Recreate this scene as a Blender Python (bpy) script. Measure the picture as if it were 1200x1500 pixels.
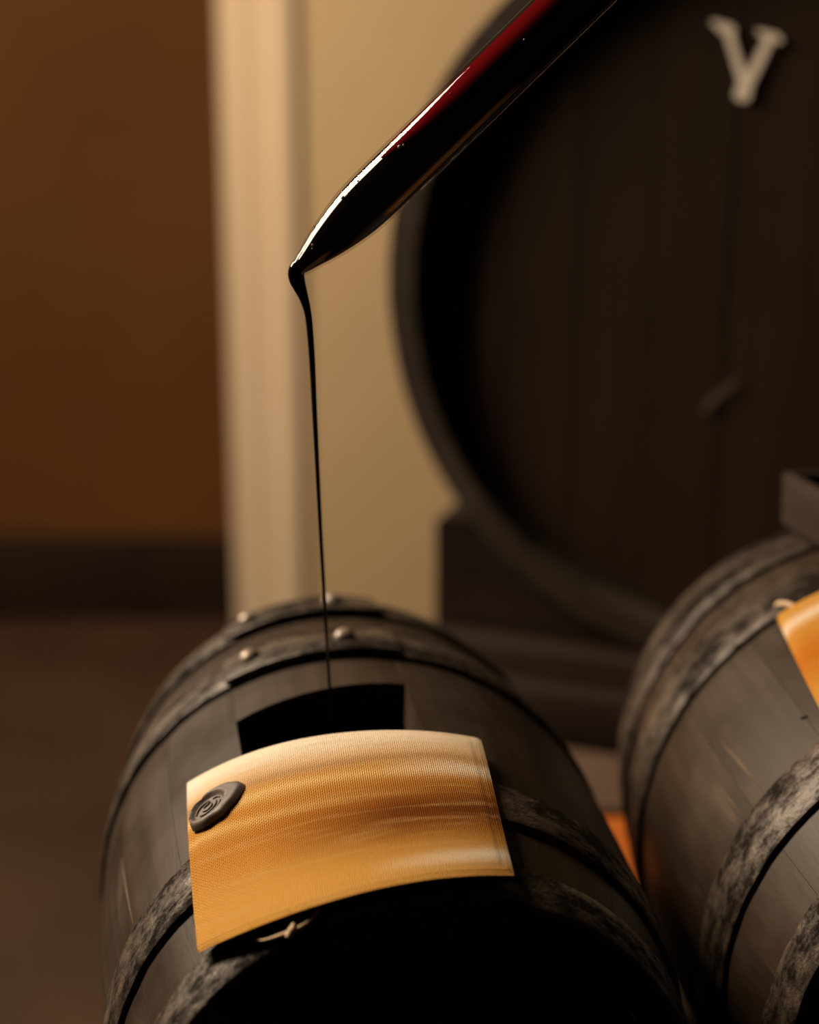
import bpy, math, random
import numpy as np
from mathutils import Vector, Matrix

for o in list(bpy.data.objects):
    bpy.data.objects.remove(o, do_unlink=True)
scene = bpy.context.scene
col = scene.collection
random.seed(7)
R = math.radians

# ------------------------------------------------------------------ camera
CAM_Z = 1.30                      # lens height above the floor
PITCH = R(18.05)                  # looking down
F_PX = 2500.0                     # focal length in pixels of the 1200 x 1500 frame
cam_d = bpy.data.cameras.new('camera')
cam = bpy.data.objects.new('camera', cam_d); col.objects.link(cam)
cam.location = (0, 0, CAM_Z)
cam.rotation_euler = (math.pi / 2 - PITCH, 0, 0)
cam_d.sensor_fit = 'VERTICAL'; cam_d.sensor_height = 36.0
cam_d.lens = 36.0 * F_PX / 1500.0
cam_d.clip_start = 0.02
cam_d.dof.use_dof = True
cam_d.dof.focus_distance = 0.818
cam_d.dof.aperture_fstop = 3.0
scene.camera = cam

# ------------------------------------------------------------------ world, light, exposure
w = bpy.data.worlds.new('world'); scene.world = w; w.use_nodes = True
bg = w.node_tree.nodes['Background']
bg.inputs[0].default_value = (1.0, 0.72, 0.45, 1); bg.inputs[1].default_value = 0.012

def area(name, loc, target, size, size_y, power, color):
    l = bpy.data.lights.new(name, 'AREA'); l.shape = 'RECTANGLE'
    l.size = size; l.size_y = size_y; l.energy = power; l.color = color
    o = bpy.data.objects.new(name, l); col.objects.link(o)
    o.location = loc
    o.rotation_euler = (Vector(target) - Vector(loc)).to_track_quat('-Z', 'Y').to_euler()
    return o
# the high window of the loft, left of the casks
key = area('window_left_offscreen', (-1.50, 1.62, CAM_Z + 0.82), (0.05, 1.50, CAM_Z - 0.35), 0.66, 1.15, 120.0, (1.0, 0.80, 0.58))

scene.view_settings.view_transform = 'Standard'
scene.view_settings.look = 'None'
scene.view_settings.gamma = 1.0
scene.view_settings.use_curve_mapping = False
scene.view_settings.exposure = 0.0

# ------------------------------------------------------------------ helpers
FWD = Vector((0, math.cos(PITCH), -math.sin(PITCH)))
UPV = Vector((0, math.sin(PITCH), math.cos(PITCH)))
RGT = Vector((1, 0, 0))
EYE = Vector((0, 0, CAM_Z))
def ray(px, py):
    return FWD + RGT * ((px - 600) / F_PX) + UPV * ((750 - py) / F_PX)
def at_y(px, py, y):                       # the point of a pixel's ray at world depth y
    d = ray(px, py); return EYE + d * (y / d.y)
def at_plane(px, py, p0, n):
    d = ray(px, py); return EYE + d * ((Vector(p0) - EYE).dot(n) / d.dot(n))

def mesh_obj(name, verts, faces, material, parent=None, smooth=True, angle=35, uv=None):
    m = bpy.data.meshes.new(name)
    m.from_pydata([tuple(v) for v in verts], [], faces); m.validate(); m.update()
    if uv is not None:
        lay = m.uv_layers.new(name='UVMap')
        for l in m.loops:
            lay.data[l.index].uv = uv[l.vertex_index]
    if smooth:
        m.shade_smooth(); m.set_sharp_from_angle(angle=R(angle))
    m.materials.append(material)
    o = bpy.data.objects.new(name, m); col.objects.link(o)
    if parent is not None: o.parent = parent
    return o
def empty(name, loc, rz=0):
    o = bpy.data.objects.new(name, None); col.objects.link(o)
    o.location = loc; o.rotation_euler = (0, 0, rz); o.empty_display_size = 0.05
    return o
def tag(o, label=None, cat=None, group=None, kind=None):
    if label: o['label'] = label
    if cat: o['category'] = cat
    if group: o['group'] = group
    if kind: o['kind'] = kind
    return o
def fix_normals(o):
    import bmesh
    bm = bmesh.new(); bm.from_mesh(o.data)
    bmesh.ops.recalc_face_normals(bm, faces=bm.faces); bm.to_mesh(o.data); bm.free()
    return o
def box_data(x0, x1, y0, y1, z0, z1, b=0.0):
    """A box with bevelled edges (chamfer b)."""
    if b <= 0:
        v = [(x, y, z) for x in (x0, x1) for y in (y0, y1) for z in (z0, z1)]
        f = [(0,1,3,2),(4,6,7,5),(0,4,5,1),(2,3,7,6),(0,2,6,4),(1,5,7,3)]
        return v, f
    import bmesh
    bm = bmesh.new()
    bmesh.ops.create_cube(bm, size=1)
    for q in bm.verts:
        q.co = Vector(((x0+x1)/2 + q.co.x*(x1-x0), (y0+y1)/2 + q.co.y*(y1-y0), (z0+z1)/2 + q.co.z*(z1-z0)))
    bmesh.ops.bevel(bm, geom=list(bm.edges), offset=b, segments=2, affect='EDGES', profile=0.5)
    bm.verts.index_update()
    v = [tuple(q.co) for q in bm.verts]; f = [[q.index for q in fc.verts] for fc in bm.faces]
    bm.free(); return v, f
def box_obj(name, x0, x1, y0, y1, z0, z1, material, parent=None, b=0.002):
    v, f = box_data(x0, x1, y0, y1, z0, z1, b)
    return mesh_obj(name, v, f, material, parent)
def tube_data(path, radii, n=12, caps=True):
    verts, faces = [], []
    N = len(path); prev = None
    for i, p in enumerate(path):
        a = Vector(path[max(0, i-1)]); c = Vector(path[min(N-1, i+1)])
        t = (c - a).normalized()
        if prev is None:
            u = t.orthogonal().normalized()
        else:
            u = (prev - t * prev.dot(t)).normalized()
        prev = u; q = t.cross(u)
        for k in range(n):
            an = 2*math.pi*k/n
            verts.append(Vector(p) + (u*math.cos(an) + q*math.sin(an))*radii[i])
    for i in range(N-1):
        for k in range(n):
            k2 = (k+1) % n
            faces.append((i*n+k, i*n+k2, (i+1)*n+k2, (i+1)*n+k))
    if caps:
        faces.append(tuple(range(n-1, -1, -1))); faces.append(tuple((N-1)*n+k for k in range(n)))
    return verts, faces
def catmull(pts, k=6):
    P = [Vector(p) for p in pts]; P = [P[0]*2-P[1]] + P + [P[-1]*2-P[-2]]
    out = []
    for i in range(1, len(P)-2):
        for j in range(k):
            t = j/k; a, b, c, d = P[i-1], P[i], P[i+1], P[i+2]
            out.append(0.5*((2*b)+(c-a)*t+(2*a-5*b+4*c-d)*t*t+(3*b-a-3*c+d)*t*t*t))
    out.append(P[-2]); return out

# ------------------------------------------------------------------ materials
def new_mat(name):
    m = bpy.data.materials.new(name); m.use_nodes = True
    nt = m.node_tree; return m, nt, nt.nodes['Principled BSDF']
def N(nt, typ, **kw):
    n = nt.nodes.new(typ)
    for k, v in kw.items(): setattr(n, k, v)
    return n
def ramp(nt, fac, stops, interp='LINEAR'):
    r = N(nt, 'ShaderNodeValToRGB'); r.color_ramp.interpolation = interp
    e = r.color_ramp.elements
    while len(e) < len(stops): e.new(0.5)
    for el, (p, c) in zip(e, stops):
        el.position = p; el.color = (*c, 1) if len(c) == 3 else c
    nt.links.new(fac, r.inputs[0]); return r.outputs[0]
def noise(nt, vec, scale, detail=4, rough=0.55, dist=0.0):
    n = N(nt, 'ShaderNodeTexNoise'); n.inputs['Scale'].default_value = scale
    n.inputs['Detail'].default_value = detail; n.inputs['Roughness'].default_value = rough
    n.inputs['Distortion'].default_value = dist
    if vec is not None: nt.links.new(vec, n.inputs['Vector'])
    return n.outputs[0]
def mapping(nt, vec, scale=(1, 1, 1), loc=(0, 0, 0), rot=(0, 0, 0)):
    m = N(nt, 'ShaderNodeMapping'); m.inputs['Scale'].default_value = scale
    m.inputs['Location'].default_value = loc; m.inputs['Rotation'].default_value = rot
    nt.links.new(vec, m.inputs[0]); return m.outputs[0]
def mixc(nt, fac, a, b, blend='MIX'):
    m = N(nt, 'ShaderNodeMix', data_type='RGBA', blend_type=blend)
    for s, v in ((0, fac), (6, a), (7, b)):
        if hasattr(v, 'is_output') or isinstance(v, bpy.types.NodeSocket): nt.links.new(v, m.inputs[s])
        elif s == 0: m.inputs[0].default_value = v
        else: m.inputs[s].default_value = (*v, 1) if len(v) == 3 else v
    return m.outputs[2]
def math_n(nt, op, a, b=None, c=None, clamp=False):
    m = N(nt, 'ShaderNodeMath', operation=op); m.use_clamp = clamp
    for i, v in enumerate((a, b, c)):
        if v is None: continue
        if isinstance(v, bpy.types.NodeSocket): nt.links.new(v, m.inputs[i])
        else: m.inputs[i].default_value = v
    return m.outputs[0]
def bump(nt, bsdf, h, strength, dist):
    b = N(nt, 'ShaderNodeBump'); b.inputs['Strength'].default_value = strength
    b.inputs['Distance'].default_value = dist
    nt.links.new(h, b.inputs['Height']); nt.links.new(b.outputs[0], bsdf.inputs['Normal'])
def obj_coord(nt): return N(nt, 'ShaderNodeTexCoord').outputs['Object']

def wood_mat(name, c_dark, c_mid, c_light, rough=0.5, axis='Y', grain=1.0, spec=0.5, scratches=0.0, vary=0.35, bump_s=0.25):
    m, nt, b = new_mat(name)
    oc = obj_coord(nt)
    info = N(nt, 'ShaderNodeObjectInfo')
    off = N(nt, 'ShaderNodeVectorMath', operation='ADD')
    sc = N(nt, 'ShaderNodeVectorMath', operation='SCALE'); sc.inputs['Scale'].default_value = 7.3
    cx = N(nt, 'ShaderNodeCombineXYZ')
    for i in range(3): nt.links.new(info.outputs['Random'], cx.inputs[i])
    nt.links.new(cx.outputs[0], sc.inputs[0]); nt.links.new(oc, off.inputs[0]); nt.links.new(sc.outputs[0], off.inputs[1])
    v = off.outputs[0]
    s = {'X': (6, 110, 110), 'Y': (110, 6, 110), 'Z': (110, 110, 6)}[axis]
    s = tuple(k*grain for k in s)
    g = noise(nt, mapping(nt, v, s), 1.0, 5, 0.6, 0.3)
    blot = noise(nt, v, 14*grain, 4, 0.6)
    f = math_n(nt, 'ADD', math_n(nt, 'MULTIPLY', g, 0.55), math_n(nt, 'MULTIPLY', blot, 0.45))
    c = ramp(nt, f, [(0.32, c_dark), (0.5, c_mid), (0.68, c_light)])
    tone = math_n(nt, 'ADD', math_n(nt, 'MULTIPLY', info.outputs['Random'], vary), 1 - vary/2)
    hs = N(nt, 'ShaderNodeHueSaturation'); nt.links.new(tone, hs.inputs['Value']); nt.links.new(c, hs.inputs['Color'])
    c = hs.outputs[0]
    if scratches > 0:
        s2 = tuple(k*0.9 if k > 20 else k*1.6 for k in s)
        sn = noise(nt, mapping(nt, v, s2, (3, 5, 1), (0.0, 0.0, 0.10)), 1.0, 2, 0.4)
        msk = ramp(nt, sn, [(0.70, (0, 0, 0)), (0.76, (1, 1, 1))])
        c = mixc(nt, math_n(nt, 'MULTIPLY', msk, scratches), c, tuple(min(1, k*2.6) for k in c_light))
    nt.links.new(c, b.inputs['Base Color'])
    b.inputs['Specular IOR Level'].default_value = spec
    nt.links.new(ramp(nt, blot, [(0.3, (rough-0.08,)*3), (0.7, (rough+0.12,)*3)]), b.inputs['Roughness'])
    bump(nt, b, math_n(nt, 'ADD', g, math_n(nt, 'MULTIPLY', blot, 0.5)), bump_s, 0.0012)
    return m
def iron_mat(name, dark, mid, light, scale=1.0, rough=0.55, su=85, sv=130):
    """Pitted hoop iron; UV in metres, u round the cask and v along it."""
    m, nt, b = new_mat(name)
    uv = N(nt, 'ShaderNodeTexCoord').outputs['UV']
    info = N(nt, 'ShaderNodeObjectInfo')
    off = N(nt, 'ShaderNodeVectorMath', operation='ADD'); cx = N(nt, 'ShaderNodeCombineXYZ')
    nt.links.new(math_n(nt, 'MULTIPLY', info.outputs['Random'], 9.0), cx.inputs[1])
    nt.links.new(uv, off.inputs[0]); nt.links.new(cx.outputs[0], off.inputs[1]); v = off.outputs[0]
    a = noise(nt, mapping(nt, v, (su*scale, sv*scale, 1)), 1.0, 6, 0.66)
    sp = noise(nt, mapping(nt, v, (330*scale, 420*scale, 1)), 1.0, 3, 0.6)
    big = noise(nt, mapping(nt, v, (14*scale, 40*scale, 1)), 1.0, 3, 0.5)
    f = math_n(nt, 'ADD', math_n(nt, 'MULTIPLY', a, 0.45), math_n(nt, 'MULTIPLY', big, 0.42))
    f = math_n(nt, 'ADD', f, math_n(nt, 'MULTIPLY', sp, 0.13))
    nt.links.new(ramp(nt, f, [(0.445, dark), (0.51, mid), (0.60, light)]), b.inputs['Base Color'])
    nt.links.new(ramp(nt, f, [(0.42, (rough+0.3,)*3), (0.56, (rough,)*3)]), b.inputs['Roughness'])
    nt.links.new(ramp(nt, f, [(0.45, (0.06,)*3), (0.57, (0.52,)*3)]), b.inputs['Specular IOR Level'])
    bump(nt, b, f, 0.9, 0.003)
    return m
def plain_mat(name, c, rough=0.5, spec=0.5, var=0.0, vscale=20, metallic=0.0, bmp=0.0, bscale=80, bdist=0.001):
    m, nt, b = new_mat(name)
    oc = obj_coord(nt)
    if var > 0:
        n = noise(nt, oc, vscale, 5, 0.6)
        cc = ramp(nt, n, [(0.3, tuple(k*(1-var) for k in c)), (0.7, tuple(min(1, k*(1+var)) for k in c))])
        nt.links.new(cc, b.inputs['Base Color'])
    else:
        b.inputs['Base Color'].default_value = (*c, 1)
    b.inputs['Roughness'].default_value = rough; b.inputs['Specular IOR Level'].default_value = spec
    b.inputs['Metallic'].default_value = metallic
    if bmp > 0: bump(nt, b, noise(nt, oc, bscale, 4, 0.6), bmp, bdist)
    return m

M = {}
M['stave'] = wood_mat('dark_cask_wood', (0.017, 0.0105, 0.0062), (0.027, 0.0172, 0.0105), (0.042, 0.0275, 0.0175), rough=0.46, axis='Y', scratches=0.30, spec=0.22, vary=0.25, bump_s=0.18)
M['head'] = wood_mat('dark_cask_head_wood', (0.017, 0.0105, 0.0062), (0.027, 0.0172, 0.0105), (0.042, 0.0275, 0.0175), rough=0.62, axis='Z', spec=0.25)
M['iron'] = iron_mat('rusted_hoop_iron', (0.008, 0.0052, 0.0035), (0.030, 0.020, 0.013), (0.085, 0.060, 0.041), 1.0, 0.46)
M['rivet'] = plain_mat('worn_rivet_iron', (0.20, 0.16, 0.125), 0.42, 0.7, 0.3, 120, 0.35, 0.3, 200, 0.0006)
M['big_stave'] = wood_mat('old_cask_wood', (0.023, 0.017, 0.012), (0.031, 0.0235, 0.017), (0.042, 0.032, 0.0235), rough=0.7, axis='Y', grain=0.6, spec=0.12)
M['big_head'] = wood_mat('old_cask_head_wood', (0.0145, 0.0088, 0.0055), (0.0185, 0.0115, 0.0072), (0.024, 0.0152, 0.0095), rough=0.75, axis='Z', grain=0.5, spec=0.10, vary=0.22)
M['big_iron'] = iron_mat('dark_hoop_iron', (0.022, 0.017, 0.0128), (0.031, 0.0245, 0.0185), (0.044, 0.036, 0.028), 0.5, 0.6)
M['paint'] = plain_mat('chalk_white_paint', (0.72, 0.63, 0.52), 0.8, 0.2, 0.12, 60)
M['scuff'] = plain_mat('bare_wood_scuff', (0.085, 0.055, 0.03), 0.8, 0.2, 0.6, 90)
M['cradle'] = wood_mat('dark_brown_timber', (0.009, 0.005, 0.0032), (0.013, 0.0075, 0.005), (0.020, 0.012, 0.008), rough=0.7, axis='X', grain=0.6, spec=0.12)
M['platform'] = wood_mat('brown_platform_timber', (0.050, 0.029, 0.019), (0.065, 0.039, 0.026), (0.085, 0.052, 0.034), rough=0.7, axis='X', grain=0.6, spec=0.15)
M['deck'] = wood_mat('orange_plank_wood', (0.26, 0.062, 0.008), (0.32, 0.080, 0.010), (0.38, 0.105, 0.015), rough=0.5, axis='X', grain=0.6, spec=0.3)
M['box'] = wood_mat('grey_brown_box_wood', (0.014, 0.0088, 0.0056), (0.022, 0.0142, 0.0092), (0.034, 0.0225, 0.015), rough=0.65, axis='Y', grain=1.0, spec=0.2)
M['wax'] = plain_mat('grey_brown_sealing_wax', (0.080, 0.060, 0.049), 0.55, 0.45, 0.2, 150, 0, 0.3, 500, 0.0003)
M['twine'] = plain_mat('pale_twine', (0.55, 0.40, 0.26), 0.85, 0.2, 0.2, 400)
M['liquid'] = plain_mat('black_vinegar', (0.004, 0.0022, 0.0018), 0.05, 0.28)
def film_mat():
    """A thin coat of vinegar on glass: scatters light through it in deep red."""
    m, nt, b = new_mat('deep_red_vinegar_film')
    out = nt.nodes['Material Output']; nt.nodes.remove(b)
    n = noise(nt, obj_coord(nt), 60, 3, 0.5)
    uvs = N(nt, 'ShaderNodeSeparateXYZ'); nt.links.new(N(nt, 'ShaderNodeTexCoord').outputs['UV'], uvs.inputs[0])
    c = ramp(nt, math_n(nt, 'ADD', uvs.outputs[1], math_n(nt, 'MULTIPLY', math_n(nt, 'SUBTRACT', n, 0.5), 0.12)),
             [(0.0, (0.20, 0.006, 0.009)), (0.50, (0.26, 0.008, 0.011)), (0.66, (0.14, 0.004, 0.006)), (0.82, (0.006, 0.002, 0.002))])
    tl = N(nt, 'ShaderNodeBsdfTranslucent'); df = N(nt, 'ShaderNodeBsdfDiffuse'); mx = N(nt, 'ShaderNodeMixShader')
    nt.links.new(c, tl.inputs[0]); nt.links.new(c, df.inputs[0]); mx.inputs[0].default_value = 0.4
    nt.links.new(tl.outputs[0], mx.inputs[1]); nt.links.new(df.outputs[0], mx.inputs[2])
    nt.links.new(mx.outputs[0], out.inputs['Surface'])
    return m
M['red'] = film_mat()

def wall_mat(name, c, var=0.10):
    m, nt, b = new_mat(name)
    oc = obj_coord(nt)
    n = noise(nt, oc, 2.2, 5, 0.6)
    cc = ramp(nt, n, [(0.3, tuple(k*(1-var) for k in c)), (0.7, tuple(k*(1+var) for k in c))])
    nt.links.new(cc, b.inputs['Base Color']); b.inputs['Roughness'].default_value = 0.9
    b.inputs['Specular IOR Level'].default_value = 0.15
    bump(nt, b, noise(nt, oc, 45, 5, 0.6), 0.3, 0.003)
    return m
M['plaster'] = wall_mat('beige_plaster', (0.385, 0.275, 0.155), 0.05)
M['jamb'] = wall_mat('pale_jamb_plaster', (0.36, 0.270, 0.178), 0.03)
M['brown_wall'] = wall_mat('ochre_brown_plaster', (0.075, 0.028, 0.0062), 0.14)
M['skirting'] = plain_mat('dark_skirting_wood', (0.014, 0.006, 0.004), 0.7, 0.15, 0.3, 8)
def floor_mat():
    m, nt, b = new_mat('brown_terracotta_floor')
    oc = obj_coord(nt)
    n = noise(nt, oc, 3.0, 5, 0.6)
    c = ramp(nt, n, [(0.3, (0.026, 0.0118, 0.0048)), (0.7, (0.045, 0.0205, 0.0085))])
    br = N(nt, 'ShaderNodeTexBrick'); br.offset = 0.0
    nt.links.new(oc, br.inputs['Vector']); br.inputs['Scale'].default_value = 1.0
    br.inputs['Brick Width'].default_value = 0.25; br.inputs['Row Height'].default_value = 0.25
    br.inputs['Mortar Size'].default_value = 0.006
    br.inputs['Color1'].default_value = (1, 1, 1, 1); br.inputs['Color2'].default_value = (0.8, 0.8, 0.8, 1)
    br.inputs['Mortar'].default_value = (0.8, 0.78, 0.75, 1)
    nt.links.new(mixc(nt, 1.0, c, br.outputs[0], 'MULTIPLY'), b.inputs['Base Color'])
    b.inputs['Roughness'].default_value = 0.75; b.inputs['Specular IOR Level'].default_value = 0.25
    return m
M['floor'] = floor_mat()
def glass_mat():
    """Thin-walled clear glass: mostly see-through with a Fresnel reflection."""
    m, nt, b = new_mat('thin_clear_glass')
    nt.nodes.remove(b)
    out = nt.nodes['Material Output']
    tr = N(nt, 'ShaderNodeBsdfTransparent'); tr.inputs[0].default_value = (0.93, 0.92, 0.90, 1)
    gl = N(nt, 'ShaderNodeBsdfGlossy'); gl.inputs['Roughness'].default_value = 0.015
    lw = N(nt, 'ShaderNodeLayerWeight'); lw.inputs['Blend'].default_value = 0.5
    fr = math_n(nt, 'ADD', math_n(nt, 'MULTIPLY', math_n(nt, 'POWER', lw.outputs['Facing'], 5.0), 0.30), 0.045)
    mx = N(nt, 'ShaderNodeMixShader')
    nt.links.new(fr, mx.inputs[0]); nt.links.new(tr.outputs[0], mx.inputs[1]); nt.links.new(gl.outputs[0], mx.inputs[2])
    nt.links.new(mx.outputs[0], out.inputs['Surface'])
    return m
M['glass'] = glass_mat()

def linen_mat(name, base, bands, pale, warp=0.10, streak=0.5, seed=0.0, pitch=0.00104, corner=None):
    """Linen: dye bands run across the piece (UV in metres: u along the width, v from the upper hem)."""
    m, nt, b = new_mat(name)
    uv = N(nt, 'ShaderNodeTexCoord').outputs['UV']
    sp = N(nt, 'ShaderNodeSeparateXYZ'); nt.links.new(uv, sp.inputs[0])
    u, v = sp.outputs[0], sp.outputs[1]
    n1 = noise(nt, mapping(nt, uv, (9, 26, 1), (seed, seed*1.7, 0)), 1.0, 3, 0.5)
    n2 = noise(nt, mapping(nt, uv, (16, 170, 1), (seed+3, seed, 0)), 1.0, 4, 0.6)
    un = math_n(nt, 'DIVIDE', u, 0.155)
    vn = math_n(nt, 'DIVIDE', v, 0.135)
    vn = math_n(nt, 'ADD', vn, math_n(nt, 'MULTIPLY', math_n(nt, 'SUBTRACT', n1, 0.5), warp*2))
    def gauss(x, c0, wd):
        d = math_n(nt, 'DIVIDE', math_n(nt, 'SUBTRACT', x, c0), wd)
        return math_n(nt, 'EXPONENT', math_n(nt, 'MULTIPLY', math_n(nt, 'MULTIPLY', d, d), -1.0))
    c = base
    for (colr, cv, wv_, ucoef, ustart, amt) in bands:
        msk = gauss(vn, cv, wv_)
        lin = math_n(nt, 'ADD', math_n(nt, 'MULTIPLY', un, ucoef), ustart, clamp=True)
        c = mixc(nt, math_n(nt, 'MULTIPLY', math_n(nt, 'MULTIPLY', msk, lin), amt, clamp=True), c, colr)
    st = ramp(nt, n2, [(0.50, (0, 0, 0)), (0.66, (1, 1, 1))])
    c = mixc(nt, math_n(nt, 'MULTIPLY', st, streak), c, pale)
    # weave: over-under threads
    wn = noise(nt, mapping(nt, uv, (500, 900, 1)), 1.0, 2, 0.5)
    k = 2*math.pi/(2*pitch)
    su = math_n(nt, 'SINE', math_n(nt, 'MULTIPLY', u, k)); sv = math_n(nt, 'SINE', math_n(nt, 'MULTIPLY', v, k*0.93))
    wv = math_n(nt, 'MULTIPLY', su, sv)                      # checker of over and under
    au = math_n(nt, 'ABSOLUTE', su); av = math_n(nt, 'ABSOLUTE', sv)
    gap = math_n(nt, 'MULTIPLY', au, av)                     # 0 in the gaps between threads
    h = math_n(nt, 'ADD', math_n(nt, 'MULTIPLY', gap, 0.7), math_n(nt, 'MULTIPLY', wv, 0.35))
    h = math_n(nt, 'ADD', h, math_n(nt, 'MULTIPLY', wn, 0.35))
    thread = ramp(nt, math_n(nt, 'ADD', math_n(nt, 'MULTIPLY', wv, 0.5), 0.5), [(0.35, (0.84, 0.80, 0.74)), (0.65, (1.0, 1.0, 1.0))])
    c = mixc(nt, 1.0, c, thread, 'MULTIPLY')
    nt.links.new(c, b.inputs['Base Color'])
    b.inputs['Roughness'].default_value = 0.95; b.inputs['Specular IOR Level'].default_value = 0.05
    b.inputs['Sheen Weight'].default_value = 0.0
    bump(nt, b, h, 1.0, 0.0009)
    return m
CREAM, AMBER, BROWN, DARKB = (0.93, 0.87, 0.74), (0.64, 0.34, 0.080), (0.43, 0.155, 0.020), (0.16, 0.045, 0.006)
M['linen'] = linen_mat('dyed_linen', AMBER, [
    (BROWN, 0.52, 0.24, 0.6, 0.60, 1.0),
    (DARKB, 0.59, 0.17, 2.4, -0.60, 1.0),
    (DARKB, 0.22, 0.035, 0.0, 0.55, 0.7),
    ((0.78, 0.52, 0.20), 0.31, 0.028, -0.6, 1.0, 0.9),
    ((0.72, 0.46, 0.16), 0.44, 0.025, -1.2, 1.0, 0.8),
    (CREAM, 0.29, 0.045, 2.4, -1.5, 0.8),
    (CREAM, 0.90, 0.045, 2.4, -1.3, 0.75),
    (CREAM, 0.03, 0.14, -0.35, 1.0, 1.0)],
    (0.60, 0.38, 0.15), warp=0.05, streak=0.30)
M['linen_amber'] = linen_mat('amber_linen', (0.58, 0.29, 0.055), [
    (CREAM, 0.18, 0.05, 0.0, 1.0, 0.6),
    ((0.52, 0.17, 0.018), 0.48, 0.18, 0.0, 1.0, 1.0)],
    (0.62, 0.40, 0.15), warp=0.02, streak=0.15, seed=4.0)

# ------------------------------------------------------------------ the room
def prism(name, outline, z0, z1, mat, parent=None, angle=30):
    n = len(outline)
    v = [(x, y, z0) for x, y in outline] + [(x, y, z1) for x, y in outline]
    f = [(i, (i+1) % n, n+(i+1) % n, n+i) for i in range(n)] + [tuple(range(n-1, -1, -1)), tuple(range(n, 2*n))]
    return fix_normals(mesh_obj(name, v, f, mat, parent, True, angle))
tag(mesh_obj('floor', *box_data(-3.0, 3.0, -0.6, 3.6, -0.05, 0.0), M['floor'], smooth=False), 'brown terracotta floor of the loft', kind='structure')
WB = 2.70; WX = -0.177; TX = -0.292
tag(prism('wall_back', [(3.0, WB), (WX, WB), (WX, 3.34), (3.0, 3.34)], 0, 2.8, M['plaster']), 'beige plaster wall behind the casks', kind='structure')
JX = -0.236
arc = [(WX-0.059*math.sin(a), WB+0.049-0.059*math.cos(a)) for a in np.linspace(0, math.pi/2, 20)]
tag(prism('trim_1', [(WX-0.0005, WB-0.01)] + arc + [(JX, 3.2995), (WX-0.0005, 3.2995)], 0, 2.8, M['jamb']), 'pale rounded plaster jamb at the end of the beige wall', kind='structure')
tag(prism('trim_2', [(JX-0.0005, WB+0.06), (JX-0.03, WB+0.065), (TX-0.012, WB+0.12), (TX-0.022, WB+0.20), (TX-0.022, 3.2995), (JX-0.0005, 3.2995)], 0, 2.8, M['jamb']), 'added plaster strip for a soft fade of light beside the jamb', kind='structure')  # strip added to imitate the light fading softly off the jamb
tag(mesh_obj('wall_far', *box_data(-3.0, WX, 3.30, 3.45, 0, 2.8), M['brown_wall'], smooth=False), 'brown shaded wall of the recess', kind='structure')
tag(box_obj('baseboard_far', -3.0, TX-0.0225, 3.275, 3.2995, 0.0, 0.175, M['skirting'], None, 0.004), 'dark skirting along the brown wall', kind='structure')

# ------------------------------------------------------------------ supports
DECK = CAM_Z - 0.680
deck = empty('cask_rack', (0.25, 0.9, 0))
tag(deck, 'low dark timber rack with one orange plank under the small casks', 'rack')
def rel(o, parent):
    o.parent = parent; o.matrix_parent_inverse = Matrix.Translation(parent.location).inverted(); return o
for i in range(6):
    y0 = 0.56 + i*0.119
    pk = rel(box_obj('plank', -0.155, 0.62, y0, y0+0.116, DECK-0.025, DECK, M['deck'] if i == 5 else M['cradle'], None, 0.002), deck)  # rearmost plank orange, the others dark brown
    if i == 5: pk['label'] = 'orange rear plank'
for x in (-0.13, 0.56):
    rel(box_obj('bearer', x, x+0.045, 0.56, 1.27, DECK-0.085, DECK-0.0252, M['cradle'], None, 0.002), deck)
    for y in (0.60, 1.18):
        rel(box_obj('leg', x, x+0.045, y, y+0.05, 0.0, DECK-0.0852, M['cradle'], None, 0.002), deck)

plat = empty('cask_platform', (0.55, 1.8, 0))
tag(plat, 'brown timber platform under the big cask', 'platform')
for i in range(8):
    y0 = 1.285 + i*0.137
    x0 = 0.0 + max(0.0, y0+0.134-1.56)*0.33
    rel(box_obj('plank', x0, 1.05, y0, y0+0.134, DECK-0.03, DECK, M['platform'], None, 0.002), plat)
rel(box_obj('apron', 0.03, 1.04, 1.30, 1.33, DECK-0.15, DECK-0.0302, M['platform'], None, 0.002), plat)
for x, y in ((0.04, 1.335), (0.96, 1.335), (0.32, 2.28), (0.96, 2.28)):
    rel(box_obj('leg', x, x+0.07, y, y+0.07, 0.0, DECK-0.0302, M['platform'], None, 0.003), plat)

BC = Vector((0.29, 1.394, CAM_Z-0.275)); BYAW = R(20)          # centre of the big cask's front rim, facing a little left
def cask_frame(c, yaw):
    return Matrix.Translation(c) @ Matrix.Rotation(-yaw, 4, 'Z')
BF = cask_frame(BC, BYAW)

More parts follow.
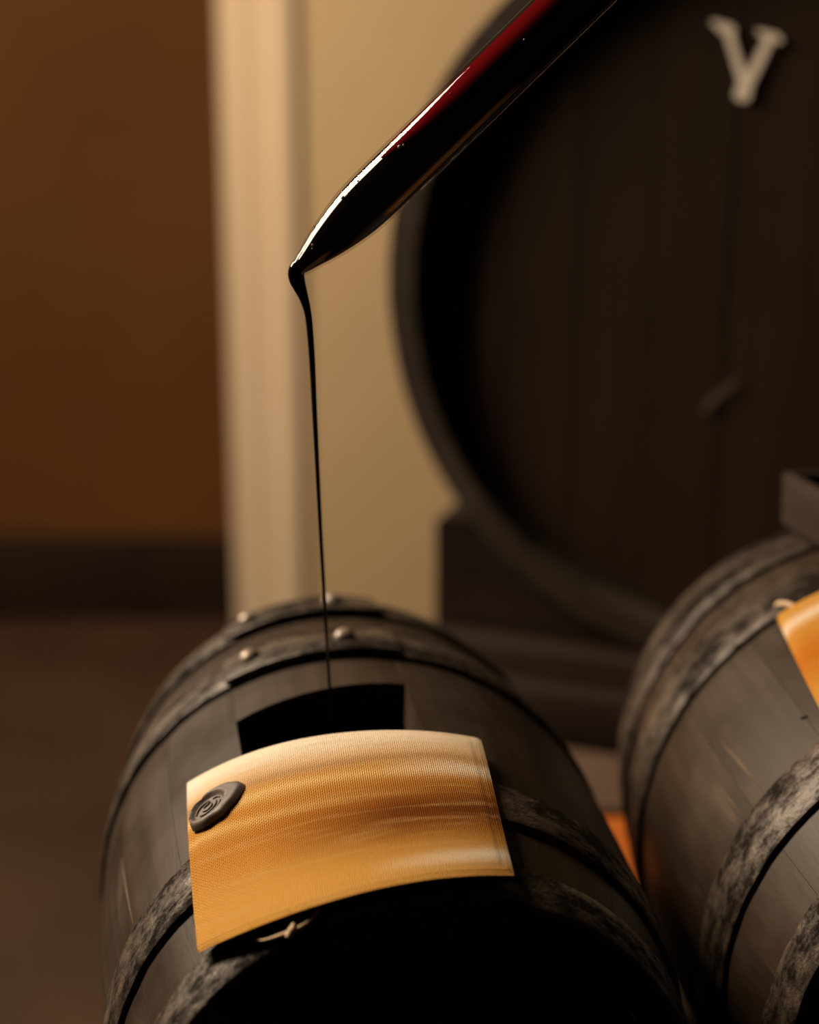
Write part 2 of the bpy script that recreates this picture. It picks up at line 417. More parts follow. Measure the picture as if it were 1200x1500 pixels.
# ------------------------------------------------------------------ casks
def build_cask(name, C, yaw, Rb, Rh, L, th, seams, hole, hoops, recess, nboards, mats, zbase, ns=25):
    """Cask lying along its local Y; seams: angles (degrees) where staves meet; hole: (index of the bung stave, s0, s1)."""
    root = empty(name, (C[0], C[1], zbase), -yaw)
    dz = C[2] - zbase
    prof = lambda s: Rb - (Rb-Rh)*(s/L)**2
    def sector(t0, t1, s0, s1, n):
        V, Fc = [], []
        gap = 0.00012/Rb
        a0, a1 = R(t0)+gap, R(t1)-gap
        m = max(5, int((t1-t0)/3.5))
        ss = np.linspace(s0, s1, n)
        for s in ss:
            ro = prof(s); ri = ro - th
            if abs(abs(s)-L) < 1e-6: ri += th*0.35            # bevelled chime
            ring = []
            for k in range(m+1):
                a = a0 + (a1-a0)*k/m
                r = ro - (0.00025 if k in (0, m) else 0)
                ring.append((r*math.cos(a), s, r*math.sin(a)+dz))
            for k in (m, m//2, 0):
                a = a0 + (a1-a0)*k/m
                ring.append((ri*math.cos(a), s, ri*math.sin(a)+dz))
            V += ring
        c = m+4
        for i in range(n-1):
            for k in range(c):
                k2 = (k+1) % c
                Fc.append((i*c+k, (i+1)*c+k, (i+1)*c+k2, i*c+k2))
        Fc.append(tuple(range(c))); Fc.append(tuple((n-1)*c+k for k in range(c-1, -1, -1)))
        return V, Fc
    for i in range(len(seams)):
        t0 = seams[i]; t1 = seams[(i+1) % len(seams)]
        if t1 <= t0: t1 += 360
        if hole and hole[0] == i:
            V1, F1 = sector(t0, t1, -L, hole[1], 10); V2, F2 = sector(t0, t1, hole[2], L, 14)
            k = len(V1); V = V1 + V2; Fc = F1 + [tuple(q+k for q in f) for f in F2]
        else:
            V, Fc = sector(t0, t1, -L, L, ns)
        fix_normals(mesh_obj('stave', V, Fc, mats['stave'], root, True, 30))
    # heads: boards set in the croze
    for sgn in (-1, 1):
        s = sgn*(L-recess); rh = prof(s)-th-0.0004; tk = min(0.02, th*0.7)
        head = empty('head', (0, 0, 0)); head.parent = root
        e = np.linspace(-rh, rh, nboards+1)
        for b in range(nboards):
            x0, x1 = e[b]+0.0004, e[b+1]-0.0004
            if b == 0: x0 += 0.0008
            if b == nboards-1: x1 -= 0.0008
            xs = np.linspace(x0, x1, 7)
            out = [(x, math.sqrt(max(0, rh*rh-x*x))) for x in xs] + [(x, -math.sqrt(max(0, rh*rh-x*x))) for x in xs[::-1]]
            ya, yb = s, s + (tk if sgn < 0 else -tk)
            jit = (b*37 % 5)*0.0003
            V = [(x, ya+jit*(1 if sgn < 0 else -1), z+dz) for x, z in out] + [(x, yb, z+dz) for x, z in out]
            n = len(out)
            Fc = [(i, (i+1) % n, n+(i+1) % n, n+i) for i in range(n)] + [tuple(range(n-1, -1, -1)), tuple(range(n, 2*n))]
            fix_normals(mesh_obj('head_board', V, Fc, mats['head'], head, True, 30))
    # hoops
    rnd = random.Random(len(seams))
    for hp in hoops:
        sf, sb, skew = hp['s0'], hp['s1'], hp.get('skew', 0.0)
        tk = hp.get('th', 0.0032)
        nseg = hp.get('n', 144)
        ph = [rnd.uniform(0, 6.28) for _ in range(6)]
        wob = lambda a, q: 0.00045*(math.sin(7*a+ph[q])+0.7*math.sin(17*a+ph[q+1])+0.5*math.sin(31*a+ph[q+2]))*hp.get('wob', 1)
        def pt(a, s, dr):
            s = max(-L*1.0, min(L*1.0, s))
            r = prof(s) + dr
            return (r*math.cos(a), s, r*math.sin(a)+dz)
        V, Fc, HU = [], [], []
        for k in range(nseg+1):
            a = 2*math.pi*k/nseg
            o = skew*math.cos(a)
            f0 = sf+o+wob(a, 0); b0 = sb+o+wob(a, 3); md = (f0+b0)/2
            bl = 0.0006
            HU += [(a*Rb, f0-0.004), (a*Rb, f0-0.001), (a*Rb, f0), (a*Rb, md), (a*Rb, b0), (a*Rb, b0+0.001), (a*Rb, b0+0.004)]
            d = 0.00025*math.sin(5*a+ph[2])*hp.get('wob', 1)
            V += [pt(a, f0, 0.0002), pt(a, f0, tk-bl+d), pt(a, f0+bl*1.5, tk+d), pt(a, md, tk+0.0003+d), pt(a, b0-bl*1.5, tk+d), pt(a, b0, tk-bl+d), pt(a, b0, 0.0002)]
        c = 7
        for k in range(nseg):
            k2 = k+1
            for q in range(c):
                q2 = (q+1) % c
                Fc.append((k*c+q, k*c+q2, k2*c+q2, k2*c+q))
        h = fix_normals(mesh_obj('hoop', V, Fc, mats['iron'], root, True, 40, HU))
        if 'lap' in hp:                                         # the hoop's end lies over itself and is riveted
            ta, tb = R(hp['lap'][0]), R(hp['lap'][1])
            nl = 40; V, Fc, HU = [], [], []
            for k in range(nl+1):
                u = k/nl; a = ta + (tb-ta)*u
                o = skew*math.cos(a)
                edge = hp.get('round', 0.30)*max(0, 1-u/0.10)**2
                wd = (sb-sf)*(1-edge)
                md = (sf+sb)/2+o
                lift = tk+0.0004
                t2 = tk*(0.95 if k > 0 else 0.75)
                s_a, s_b = md-wd/2, md+wd/2
                HU += [(a*Rb, q+0.3) for q in (s_a-0.002, s_a-0.001, s_a, s_b, s_b+0.001, s_b+0.002)]
                V += [pt(a, s_a, lift), pt(a, s_a, lift+t2-0.0006), pt(a, s_a+0.001, lift+t2), pt(a, s_b-0.001, lift+t2), pt(a, s_b, lift+t2-0.0006), pt(a, s_b, lift)]
            c = 6
            for k in range(nl):
                for q in range(c):
                    q2 = (q+1) % c
                    Fc.append((k*c+q, k*c+q2, (k+1)*c+q2, (k+1)*c+q))
            Fc.append(tuple(range(c))); Fc.append(tuple(nl*c+q for q in range(c-1, -1, -1)))
            fix_normals(mesh_obj('hoop_lap', V, Fc, mats['iron'], h, True, 40, HU))
            for (ra, rs) in hp['rivets']:
                a = R(ra); base = prof(rs)+2*tk+0.0002
                nrm = Vector((math.cos(a), 0, math.sin(a))); tx = Vector((-math.sin(a), 0, math.cos(a))); ty = Vector((0, 1, 0))
                V, Fc = [], []; rr = 0.0062; n = 18
                rows = [(1.0, -0.0006), (1.02, 0.0008), (0.92, 0.0024), (0.68, 0.0040), (0.35, 0.0049)]
                for q, hh in rows:
                    for k in range(n):
                        an = 2*math.pi*k/n
                        V.append(nrm*(base+hh) + (tx*math.cos(an)+ty*math.sin(an))*rr*q*(1+0.04*math.sin(3*an+ra)) + Vector((0, rs, dz)))
                V.append(nrm*(base+0.0051)+Vector((0, rs, dz)))
                for i in range(len(rows)-1):
                    for k in range(n):
                        Fc.append((i*n+k, i*n+(k+1) % n, (i+1)*n+(k+1) % n, (i+1)*n+k))
                t = (len(rows)-1)*n
                for k in range(n): Fc.append((t+k, t+(k+1) % n, len(rows)*n))
                Fc.append(tuple(range(n-1, -1, -1)))
                fix_normals(mesh_obj('rivet', V, Fc, mats['rivet'], h, True, 60))
    return root, prof, dz

small = {'stave': M['stave'], 'head': M['head'], 'iron': M['iron'], 'rivet': M['rivet']}
# --- the open cask in front
C1 = (-0.0229, 0.8433, CAM_Z-0.5281); Y1 = R(-9.46); L1 = 0.1846
seams1 = [81.1, 117.8] + [117.8 + 17.956*k for k in range(1, 18)]
hoops1 = [
    {'s0': 0.1445, 's1': 0.1835, 'skew': -0.009, 'lap': (118.9, 78.0), 'rivets': [(111.8, 0.167), (89.5, 0.163)], 'round': 0.45},
    {'s0': 0.0560, 's1': 0.0930, 'skew': -0.014, 'lap': (118.4, 80.0), 'rivets': [(112.0, 0.080), (91.0, 0.0745)], 'round': 0.08},
    {'s0': -0.1225, 's1': -0.0915, 'skew': -0.003},
    {'s0': -0.1843, 's1': -0.1595, 'skew': 0.0}]
cask1, prof1, dz1 = build_cask('vinegar_cask', C1, Y1, 0.15, 0.1308, L1, 0.019, seams1, (0, -0.078, 0.0150), hoops1, 0.016, 5, small, DECK)
tag(cask1, 'dark cask with an open square bung hole taking the pour', 'cask', 'small casks on the rack')
# --- its neighbour
C2 = (0.3115, 0.8945, CAM_Z-0.678+0.1688); Y2 = R(-5.19); L2 = 0.1892
seams2 = [76.0, 112.5] + [112.5 + 17.972*k for k in range(1, 18)]
hoops2 = [
    {'s0': 0.1265, 's1': 0.1890, 'skew': 0.008, 'wob': 1.3},
    {'s0': 0.0430, 's1': 0.0860, 'skew': 0.0},
    {'s0': -0.1260, 's1': -0.0930, 'skew': -0.006},
    {'s0': -0.1890, 's1': -0.1640, 'skew': 0.0}]
cask2, prof2, dz2 = build_cask('vinegar_cask', C2, Y2, 0.1688, 0.14726, L2, 0.021, seams2, (0, -0.06, 0.02), hoops2, 0.017, 5, small, DECK)
tag(cask2, 'larger dark cask with a wooden box and amber cloth on its top', 'cask', 'small casks on the rack')

# --- the big cask behind
LB = 0.40
bigc = BF @ Vector((0, LB, 0))
big_m = {'stave': M['big_stave'], 'head': M['big_head'], 'iron': M['big_iron'], 'rivet': M['rivet']}
hoopsB = [{'s0': a, 's1': b, 'th': 0.003, 'wob': 0.6} for a, b in ((-0.3995, -0.350), (-0.285, -0.245), (-0.15, -0.11), (0.11, 0.15), (0.245, 0.285), (0.350, 0.3995))]
seamsB = [3 + k*12.0 for k in range(30)]
bigcask, profB, dzB = build_cask('large_cask', bigc, BYAW, 0.345, 0.3265, LB, 0.033, seamsB, None, hoopsB, 0.024, 9, big_m, DECK)
tag(bigcask, 'big dark cask with a white letter V on its head', 'cask')
# white V and scuffs on the head (a hair proud of the boards)
hp0 = BF @ Vector((0, 0.024-0.0004, 0)); hn = (BF.to_3x3() @ Vector((0, -1, 0)))
inv_big = Matrix.Translation((bigc.x, bigc.y, DECK)) @ Matrix.Rotation(-BYAW, 4, 'Z')
inv_big = inv_big.inverted()
def on_head(px, py, lift=0.0): return inv_big @ (at_plane(px, py, hp0, hn) + hn*lift)
def decal(name, polys, mat, lift=0.0008):
    V, Fc = [], []
    for i, poly in enumerate(polys):
        b = len(V); l = lift + i*0.00012
        V += [on_head(x, y, l) for x, y in poly]; n = len(poly)
        V += [on_head(x, y, l-0.0006) for x, y in poly]
        Fc.append(tuple(b+k for k in range(n)))
        Fc += [(b+k, b+n+k, b+n+(k+1) % n, b+(k+1) % n) for k in range(n)]
    return fix_normals(mesh_obj(name, V, Fc, mat, bigcask, False))
tag(decal('painted_letter', [
    [(1061, 47), (1073, 43), (1096, 116), (1096, 128), (1085, 128)],
    [(1121, 55), (1134, 59), (1101, 130), (1089, 130), (1092, 112)],
    [(1041, 32), (1050, 29), (1076, 38), (1079, 47), (1072, 52), (1058, 49)],
    [(1107, 45), (1113, 43), (1139, 49), (1148, 58), (1143, 63), (1120, 57)],
    [(1081, 124), (1100, 124), (1101, 140), (1095, 148), (1083, 147), (1076, 140)]], M['paint'], 0.0022), 'white painted letter V')
decal('scuff_mark', [[(1026, 602), (1042, 582), (1068, 560), (1082, 555), (1076, 565), (1050, 586), (1032, 606)]], M['scuff'], 0.0022)

# --- cradle of the big cask: two saddles, in the cask's own frame
cr = empty('cask_cradle', (bigc.x, bigc.y, DECK), -BYAW)
tag(cr, 'dark timber cradle with saddle blocks under the big cask', 'cradle')
def saddle(y0, y1, hw=0.287, ztop=CAM_Z-0.4935-DECK):
    zc = bigc.z-DECK; V = []; r_arc = 0.3335 + 0.0045
    xa = math.sqrt(r_arc**2-(zc-ztop)**2)
    outl = [(-hw, 0.0), (-hw, ztop-0.006), (-hw+0.006, ztop), (-xa, ztop)]
    a0 = math.atan2(ztop-zc, -xa) + 2*math.pi; a1 = math.atan2(ztop-zc, xa) + 2*math.pi
    for a in np.linspace(a0, a1, 30)[1:-1]: outl.append((r_arc*math.cos(a), zc+r_arc*math.sin(a)))
    outl += [(xa, ztop), (hw-0.006, ztop), (hw, ztop-0.006), (hw, 0.0)]
    n = len(outl)
    V = [(x, y0, z) for x, z in outl] + [(x, y1, z) for x, z in outl]
    Fc = [(i, (i+1) % n, n+(i+1) % n, n+i) for i in range(n)] + [tuple(range(n-1, -1, -1)), tuple(range(n, 2*n))]
    return fix_normals(mesh_obj('saddle', V, Fc, M['cradle'], cr, True, 25))
saddle(-LB+0.012, -LB+0.10); saddle(LB-0.10, LB-0.012)
fz = CAM_Z-0.600-DECK
box_obj('board', -0.30, 0.33, -LB-0.018, -LB+0.011, 0.0, fz, M['cradle'], cr, 0.004)
box_obj('board', -0.24, 0.36, -LB-0.047, -LB-0.0185, 0.0, fz-0.027, M['cradle'], cr, 0.004)

# ------------------------------------------------------------------ wooden box on the neighbour cask
sb_ = 0.112; tilt = math.atan(2*(0.1688-0.14726)*sb_/L2**2)
bx = empty('wooden_box', (0, 0, 0)); tag(bx, 'small open wooden box resting on top of the larger cask', 'box')
F2 = Matrix.Translation((C2[0], C2[1], C2[2])) @ Matrix.Rotation(-Y2, 4, 'Z')
bx.matrix_world = F2 @ Matrix.Translation((0.0, sb_, prof2(sb_)+0.0034)) @ Matrix.Rotation(-tilt, 4, 'X')
hx, hy, hz = 0.054, 0.056, 0.034
box_obj('bottom', -hx+0.006, hx-0.006, -hy+0.006, hy-0.006, 0.0, hz-0.012, M['box'], bx, 0.001)
box_obj('side', -hx, -hx+0.006, -hy, hy, 0.0, hz, M['box'], bx, 0.0012)
box_obj('side', hx-0.006, hx, -hy, hy, 0.0, hz, M['box'], bx, 0.0012)
box_obj('side', -hx+0.0062, hx-0.0062, -hy, -hy+0.006, 0.0, hz, M['box'], bx, 0.0012)
box_obj('side', -hx+0.0062, hx-0.0062, hy-0.006, hy, 0.0, hz, M['box'], bx, 0.0012)

# ------------------------------------------------------------------ linen cloths
def cloth(name, C, yaw, prof, hoops, corners, bow_top, bow_bot, mat, thick, lift, sag=None, nu=72, nv=54, puff=0.0):
    """corners TL, TR, BR, BL as (angle, s) on the cask; v runs from the rear hem to the front hem."""
    Fm = Matrix.Translation(C) @ Matrix.Rotation(-yaw, 4, 'Z')
    TL, TR, BR, BL = corners
    width = abs(R(TL[0]-TR[0]))*prof(0); height = abs(TL[1]-BL[1])
    def support(s, a):
        return prof(s)
    def point(u, v, off):
        t = (1-v)*((1-u)*TL[0]+u*TR[0]) + v*((1-u)*BL[0]+u*BR[0])
        s = (1-v)*((1-u)*TL[1]+u*TR[1]+bow_top*4*u*(1-u)) + v*((1-u)*BL[1]+u*BR[1]+bow_bot*4*u*(1-u))
        a = R(t)
        wav = 0.0005*math.sin(7*u+3*v)
        r = support(s, a) + lift + off + wav
        if sag: r += sag(u, v)
        return Fm @ Vector((r*math.cos(a), s, r*math.sin(a)))
    V, Fc, UV = [], [], []
    for side in (0, 1):
        for j in range(nv+1):
            for i in range(nu+1):
                u, v = i/nu, j/nv
                e = min(u, 1-u)*width; e2 = min(v, 1-v)*height
                ed = min(e, e2)
                rnd_ = math.sqrt(max(0.0, 1-(1-min(1, ed/(thick*0.9)))**2))      # rounded, stuffed edge
                hemd = 0.0007*math.exp(-((ed-0.0045)/0.0012)**2)                    # stitched hem
                pf = puff*math.sin(math.pi*u)*math.sin(math.pi*v)
                off = (thick/2 + thick/2*rnd_ - hemd + pf) if side == 0 else (thick/2 - thick/2*rnd_*0.9)
                V.append(point(u, v, off)); UV.append((u*width, v*height))
    c = nu+1; tot = (nu+1)*(nv+1)
    for j in range(nv):
        for i in range(nu):
            a = j*c+i
            Fc.append((a, a+c, a+c+1, a+1)); Fc.append((tot+a, tot+a+1, tot+a+c+1, tot+a+c))
    bd = [i for i in range(nu+1)] + [j*c+nu for j in range(1, nv+1)] + [nv*c+i for i in range(nu-1, -1, -1)] + [j*c for j in range(nv-1, 0, -1)]
    for k in range(len(bd)):
        p, q = bd[k], bd[(k+1) % len(bd)]
        Fc.append((p, q, tot+q, tot+p))
    V0 = V[0]; base = point(0.5, 0.5, 0)
    root = empty(name, base)
    o = mesh_obj('linen', [v-base for v in V], Fc, mat, root, True, 60, UV)
    fix_normals(o)
    return root, point, base
cl1, pc1, base1 = cloth('linen_cloth', C1, Y1, prof1, hoops1, ((129.4, -0.030), (70.8, -0.0566), (73.0, -0.1755), (133.9, -0.165)),
                 -0.007, -0.0182, M['linen'], 0.0032, 0.0044, lambda u, v: max(0, (v-0.35)/0.65)**2*(0.0038+0.0050*4*u*(1-u)))
tag(cl1, 'brown-dyed linen cloth with a wax seal beside the open bung hole', 'cloth', 'linen cloths on the casks')
cl2, pc2, base2 = cloth('linen_cloth', C2, Y2, prof2, hoops2, ((123.6, 0.0335), (66.0, 0.0335), (64.0, -0.085), (128.0, -0.085)),
                 0.0, 0.0, M['linen_amber'], 0.006, 0.0036, nu=50, nv=36)
tag(cl2, 'amber linen cloth on the larger cask near the wooden box', 'cloth', 'linen cloths on the casks')

# twine ends, parts of the cloths
def twine(pts, radii, parent, base, name='twine', n=8):
    P = catmull(pts, 6); k = len(P)
    rr = [float(np.interp(i/(k-1), np.linspace(0, 1, len(radii)), radii)) for i in range(k)]
    V, Fc = tube_data(P, rr, n)
    return fix_normals(mesh_obj(name, [v-base for v in V], Fc, M['twine'], parent, True, 60))
F1m = Matrix.Translation(C1) @ Matrix.Rotation(-Y1, 4, 'Z')
F2m = Matrix.Translation(C2) @ Matrix.Rotation(-Y2, 4, 'Z')
def on_cask(Fm, prof, t, s, lift): 
    r = prof(s)+lift; return Fm @ Vector((r*math.cos(R(t)), s, r*math.sin(R(t))))
twine([on_cask(F1m, prof1, 122.6, -0.1790, 0.0070), on_cask(F1m, prof1, 120.6, -0.1840, 0.0085), on_cask(F1m, prof1, 117.2, -0.1872, 0.0090),
       on_cask(F1m, prof1, 114.2, -0.1880, 0.0090), on_cask(F1m, prof1, 111.5, -0.1870, 0.0095), on_cask(F1m, prof1, 109.4, -0.1835, 0.0100)], [0.0003, 0.0005, 0.0009, 0.0009, 0.0006, 0.0003], cl1, base1)
twine([on_cask(F1m, prof1, 116.6, -0.1895, 0.0085), on_cask(F1m, prof1, 115.4, -0.1885, 0.0098), on_cask(F1m, prof1, 114.6, -0.1865, 0.0108)], [0.0013, 0.0018, 0.0008], cl1, base1, 'knot')
twine([on_cask(F2m, prof2, 122.3, 0.0475, 0.0062), on_cask(F2m, prof2, 121.6, 0.0440, 0.0082), on_cask(F2m, prof2, 120.2, 0.0360, 0.0080), on_cask(F2m, prof2, 119.2, 0.0280, 0.0055)],
      [0.0012, 0.0017, 0.0016, 0.0014], cl2, base2)

# long pale scratches and a nail hole in the staves
def scratch(root, C, yaw, prof, pts, width, mat, name='scratch'):
    dz = C[2]-root.location.z
    P = []
    for q in np.linspace(0, 1, 14):
        x = q*(len(pts)-1); k = min(int(x), len(pts)-2); f = x-k
        P.append((pts[k][0]*(1-f)+pts[k+1][0]*f, pts[k][1]*(1-f)+pts[k+1][1]*f, width*(0.15+0.85*math.sin(math.pi*q))))
    V, Fc = [], []
    for t, s_, w_ in P:
        dt = math.degrees(w_/2/prof(s_))
        for tt, l in ((t-dt, -0.0001), (t, 0.0003), (t+dt, -0.0001)):
            r = prof(s_)+l; V.append((r*math.cos(R(tt)), s_, r*math.sin(R(tt))+dz))
    for i in range(len(P)-1):
        for k in range(2): Fc.append((i*3+k, i*3+k+1, i*3+k+4, i*3+k+3))
    return mesh_obj(name, V, Fc, mat, root, True, 60)
M['bare'] = plain_mat('bare_scratched_wood', (0.085, 0.056, 0.034), 0.7, 0.3, 0.3, 200)
M['hole'] = plain_mat('black_nail_hole', (0.004, 0.003, 0.002), 0.9, 0.1)
scratch(cask1, C1, Y1, prof1, [(153.9, -0.005), (152.9, -0.04), (152.0, -0.078)], 0.0011, M['bare'])
scratch(cask2, C2, Y2, prof2, [(146.6, -0.009), (145.6, -0.045), (144.8, -0.085)], 0.0016, M['bare'])
scratch(cask2, C2, Y2, prof2, [(152.0, -0.03), (151.0, -0.085)], 0.0012, M['bare'])
scratch(cask2, C2, Y2, prof2, [(131.2, -0.0585), (130.2, -0.0625)], 0.0034, M['hole'], 'nail_hole')

# ------------------------------------------------------------------ wax seal on the cloth
def seal():
    t, s = 124.2, -0.0745
    r = prof1(s) + 0.0044 + 0.0042
    a = R(t)
    nrm = (F1m.to_3x3() @ Vector((math.cos(a), 0, math.sin(a)))).normalized()
    tx = (F1m.to_3x3() @ Vector((math.sin(a), 0, -math.cos(a)))).normalized()     # round the cask, towards its right side
    ty = (F1m.to_3x3() @ Vector((0, 1, 0))).normalized()                            # towards the rear
    c = F1m @ Vector((r*math.cos(a), s, r*math.sin(a)))
    root = empty('wax_seal', c)
    nr, na = 16, 64
    def outline(p):
        d = p - R(12)
        d = (d + math.pi) % (2*math.pi) - math.pi
        return 0.0142*(1 + 0.05*math.sin(2*p+0.6) + 0.035*math.sin(5*p+1.0) + 0.02*math.sin(9*p)) + 0.0035*math.exp(-(d/0.75)**2)
    V, Fc = [], []
    cx, cy = -0.0018, 0.0004
    for i in range(nr+1):
        q = i/nr
        for k in range(na):
            p = 2*math.pi*k/na
            ro = outline(p)
            x = cx*(1-q) + ro*q*math.cos(p); y = cy*(1-q) + ro*q*math.sin(p)
            d = math.hypot(x-cx, y-cy)
            e = ro*(1-q)
            h = 0.0034*math.sqrt(max(0, 1-(1-min(1, e/0.0030))**2))
            dip = 1/(1+math.exp((d-0.0098)/0.00035))
            h -= 0.0025*dip
            h += 0.0005*math.exp(-((d-0.0108)/0.0009)**2)
            curve = 0.5*x*x/ (r)                                            # follow the cask's curve
            V.append(nrm*(h-curve-0.0002) + tx*x + ty*y)
    for i in range(nr):
        for k in range(na):
            Fc.append((i*na+k, (i+1)*na+k, (i+1)*na+(k+1) % na, i*na+(k+1) % na))
    Fc.append(tuple(range(na)))
    Fc.append(tuple(nr*na+k for k in range(na-1, -1, -1)))
    fix_normals(mesh_obj('wax_disc', V, Fc, M['wax'], root, True, 70))
    # pressed emblem: curved ridges inside the disc
    curves = [[(-6.0, -3.4), (-3.5, -4.6), (0.5, -4.6), (4.0, -2.6), (5.4, 0.6)],
              [(-4.6, -1.6), (-2.0, -2.8), (1.2, -2.4), (3.2, -0.2), (3.6, 2.4)],
              [(-3.0, 0.4), (-0.8, -0.8), (1.2, 0.4), (1.4, 2.6)],
              [(-6.2, 0.6), (-5.2, 3.2), (-2.8, 5.0), (0.6, 5.2)],
              [(2.0, 5.0), (4.4, 4.2), (5.2, 2.8)],
              [(-2.6, 2.6), (-0.4, 3.2), (0.8, 4.0)]]
    for cv in curves:
        P = catmull([nrm*(0.0011-0.5*(x*0.001)**2/r) + tx*(x*0.001*1.28+cx) + ty*(y*0.001*1.28+cy) for x, y in cv], 5)
        k = len(P); rr = [0.00055*(0.55+0.45*math.sin(math.pi*i/(k-1))) for i in range(k)]
        V2, F2_ = tube_data(P, rr, 6)
        fix_normals(mesh_obj('emblem_ridge', V2, F2_, M['wax'], root, True, 70))
    return root
ws = seal(); tag(ws, 'grey-brown round wax seal stuck on the corner of the linen cloth', 'wax seal')

# ------------------------------------------------------------------ glass wine thief and the pour
YP = 0.838
tip = at_y(437.5, 394.5, YP)
ax = (RGT*0.726 + UPV*0.688 + FWD*-0.10).normalized()
pxm = (tip-EYE).dot(FWD)/F_PX                       # metres per pixel at the tip
wt = empty('wine_thief', tip); tag(wt, 'slanted glass wine thief full of dark vinegar pouring from its tip', 'pipette')
s1_ = pxm/ math.sqrt(1-0.01)
prof_px = [(0, 13), (4, 14.2), (12, 16.8), (25, 20.5), (50, 28), (80, 34.8), (110, 39.8), (135, 42.0), (165, 42.6), (230, 42.8), (320, 42.8), (470, 42.8), (700, 42.8), (1500, 42.8)]
e1 = (ax.cross(FWD)).normalized(); e2 = e1.cross(ax).normalized()       # e1: up-left across the tube, e2: towards the camera
if e1.dot(UPV) < 0: e1 = -e1
if e2.dot(FWD) > 0: e2 = -e2
def lathe(name, pr, mat, parent, n=64, close=True, cap_end=True):
    V, Fc = [], []
    for a, r in pr:
        for k in range(n):
            t = 2*math.pi*k/n
            V.append(ax*(a*s1_) + (e1*math.cos(t)+e2*math.sin(t))*(r*pxm))
    for i in range(len(pr)-1):
        for k in range(n):
            Fc.append((i*n+k, i*n+(k+1) % n, (i+1)*n+(k+1) % n, (i+1)*n+k))
    if close: Fc.append(tuple(range(n-1, -1, -1)))
    if cap_end: Fc.append(tuple((len(pr)-1)*n+k for k in range(n)))
    return fix_normals(mesh_obj(name, V, Fc, mat, parent, True, 50))
def dense(pr):
    xs = [a for a, _ in pr]; rs = [r for _, r in pr]
    P = catmull([(a, r, 0) for a, r in pr], 4)
    return [(p.x, p.y) for p in P]
dp = dense(prof_px)
lathe('glass_tube', dp, M['glass'], wt, 64, False, False)
# the fill: full near the tip, only the lower side of the bore higher up
V, Fc = [], []; nF = 64
pf = [(a, r-3.6) for a, r in dense([(float(a), float(np.interp(a, [q for q, _ in dp], [q for _, q in dp]))) for a in list(range(1, 180, 12)) + list(range(180, 300, 6)) + list(range(300, 1480, 40))])]
for a, r in pf:
    thr = float(np.interp(a, [196, 215, 260, 340, 960], [1.0, 0.97, 0.86, 0.72, 0.66]))
    for k in range(nF):
        t = 2*math.pi*k/nF
        cu, cv_ = math.cos(t), math.sin(t)
        # the level surface faces up-left and a little towards the camera
        h_ = cu*0.707 + cv_*0.707
        if h_ > thr:
            cu -= (h_-thr)*0.707; cv_ -= (h_-thr)*0.707
        V.append(ax*(a*s1_) + (e1*cu+e2*cv_)*(r*pxm))
for i in range(len(pf)-1):
    for k in range(nF):
        Fc.append((i*nF+k, i*nF+(k+1) % nF, (i+1)*nF+(k+1) % nF, (i+1)*nF+k))
Fc.append(tuple(range(nF-1, -1, -1))); Fc.append(tuple((len(pf)-1)*nF+k for k in range(nF)))
fix_normals(mesh_obj('vinegar_fill', V, Fc, M['liquid'], wt, True, 40))
# red film where the vinegar clings thin to the glass
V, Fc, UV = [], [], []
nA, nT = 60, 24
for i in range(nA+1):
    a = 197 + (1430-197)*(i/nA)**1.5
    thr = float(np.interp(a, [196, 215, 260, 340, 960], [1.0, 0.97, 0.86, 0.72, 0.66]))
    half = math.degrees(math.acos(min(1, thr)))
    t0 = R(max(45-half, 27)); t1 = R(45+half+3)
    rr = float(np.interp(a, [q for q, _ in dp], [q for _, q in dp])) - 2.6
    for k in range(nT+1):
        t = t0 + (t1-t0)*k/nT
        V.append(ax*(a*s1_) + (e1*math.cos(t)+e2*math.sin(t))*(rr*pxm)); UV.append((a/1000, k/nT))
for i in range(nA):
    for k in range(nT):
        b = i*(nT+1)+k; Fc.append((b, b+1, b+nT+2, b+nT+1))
film = mesh_obj('vinegar_film', V, Fc, M['red'], wt, True, 60, UV)
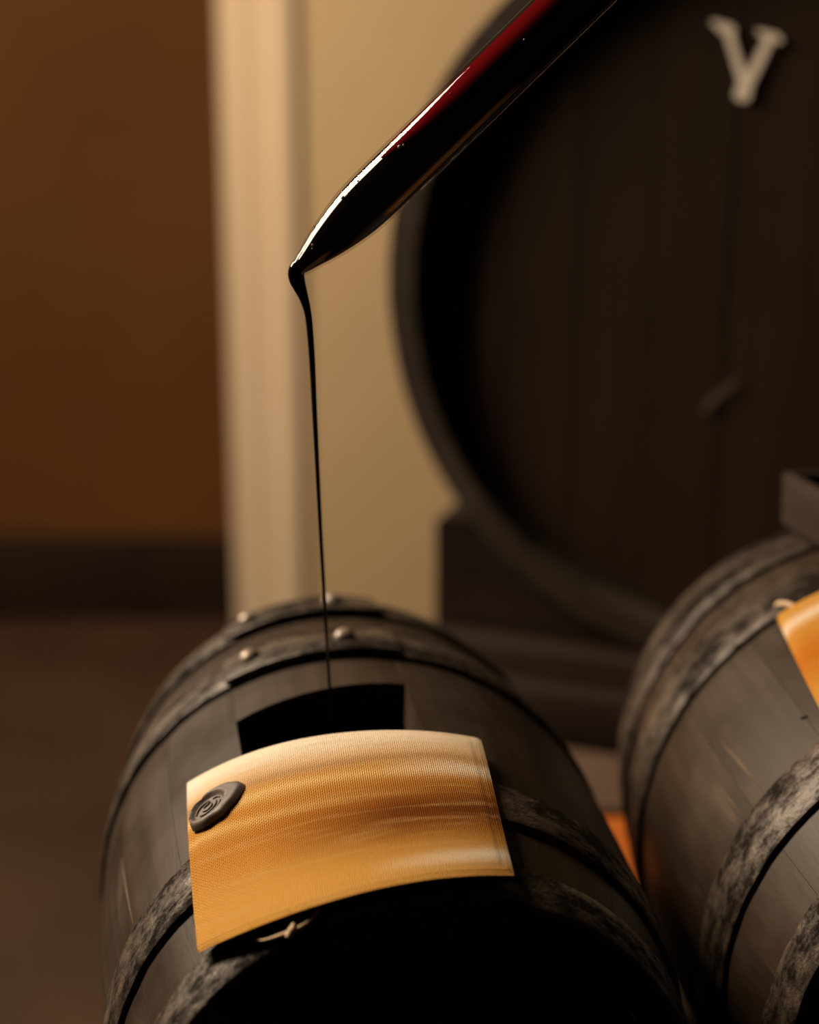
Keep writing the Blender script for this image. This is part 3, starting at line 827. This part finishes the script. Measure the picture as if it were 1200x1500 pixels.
film['label'] = 'deep red film of vinegar'
# bubbles clinging to the glass
def bubble(a, t, r_px, mat):
    rr = float(np.interp(a, [q for q, _ in dp], [q for _, q in dp])) - 2.2
    c = ax*(a*s1_) + (e1*math.cos(t)+e2*math.sin(t))*(rr*pxm)
    V, Fc = [], []; n = 10; m = 6
    for i in range(m+1):
        f = math.pi*i/m
        for k in range(n):
            g = 2*math.pi*k/n
            V.append(c + Vector((math.sin(f)*math.cos(g), math.sin(f)*math.sin(g), math.cos(f)))*(r_px*pxm))
    for i in range(m):
        for k in range(n):
            Fc.append((i*n+k, i*n+(k+1) % n, (i+1)*n+(k+1) % n, (i+1)*n+k))
    mesh_obj('bubble', V, Fc, mat, wt, True, 80)
M['bubble'] = plain_mat('pale_bubble', (0.30, 0.22, 0.16), 0.1, 0.8)
for a, t, r in ((40, 70, 2.2), (36, 78, 1.4), (118, 50, 3.0), (126, 55, 2.2), (150, 48, 1.4), (226, 62, 3.0), (232, 66, 2.0), (330, 55, 1.2), (455, 85, 1.5), (60, 12, 1.6)):
    bubble(a, R(t), r, M['bubble'])

# the thread of vinegar
str_px = [(447, 386, 11), (438, 391, 12.5), (434, 400, 12.2), (435.5, 411, 11.6), (440, 423, 9.4), (446, 439, 6.8), (451, 458, 5.3), (454, 482, 4.9), (457.5, 529, 4.4),
          (461, 600, 3.7), (465.5, 690, 3.1), (470, 780, 2.8), (475, 870, 2.6), (479.5, 950, 2.5), (483, 1010, 2.5), (487, 1075, 2.5), (490, 1130, 2.6)]
P3 = [at_y(x, y, YP) for x, y, _ in str_px]
pp = catmull(P3, 6); nr_ = len(pp)
rr = [float(np.interp(i/6.0, range(len(str_px)), [r for _, _, r in str_px]))*pxm for i in range(nr_)]
V, Fc = tube_data([p - P3[-1] for p in pp], rr, 16)
st = fix_normals(mesh_obj('vinegar_stream', V, Fc, M['liquid'], None, True, 70)); st.location = P3[-1]
tag(st, 'thin dark thread of vinegar falling from the glass tip into the bung hole', 'stream')
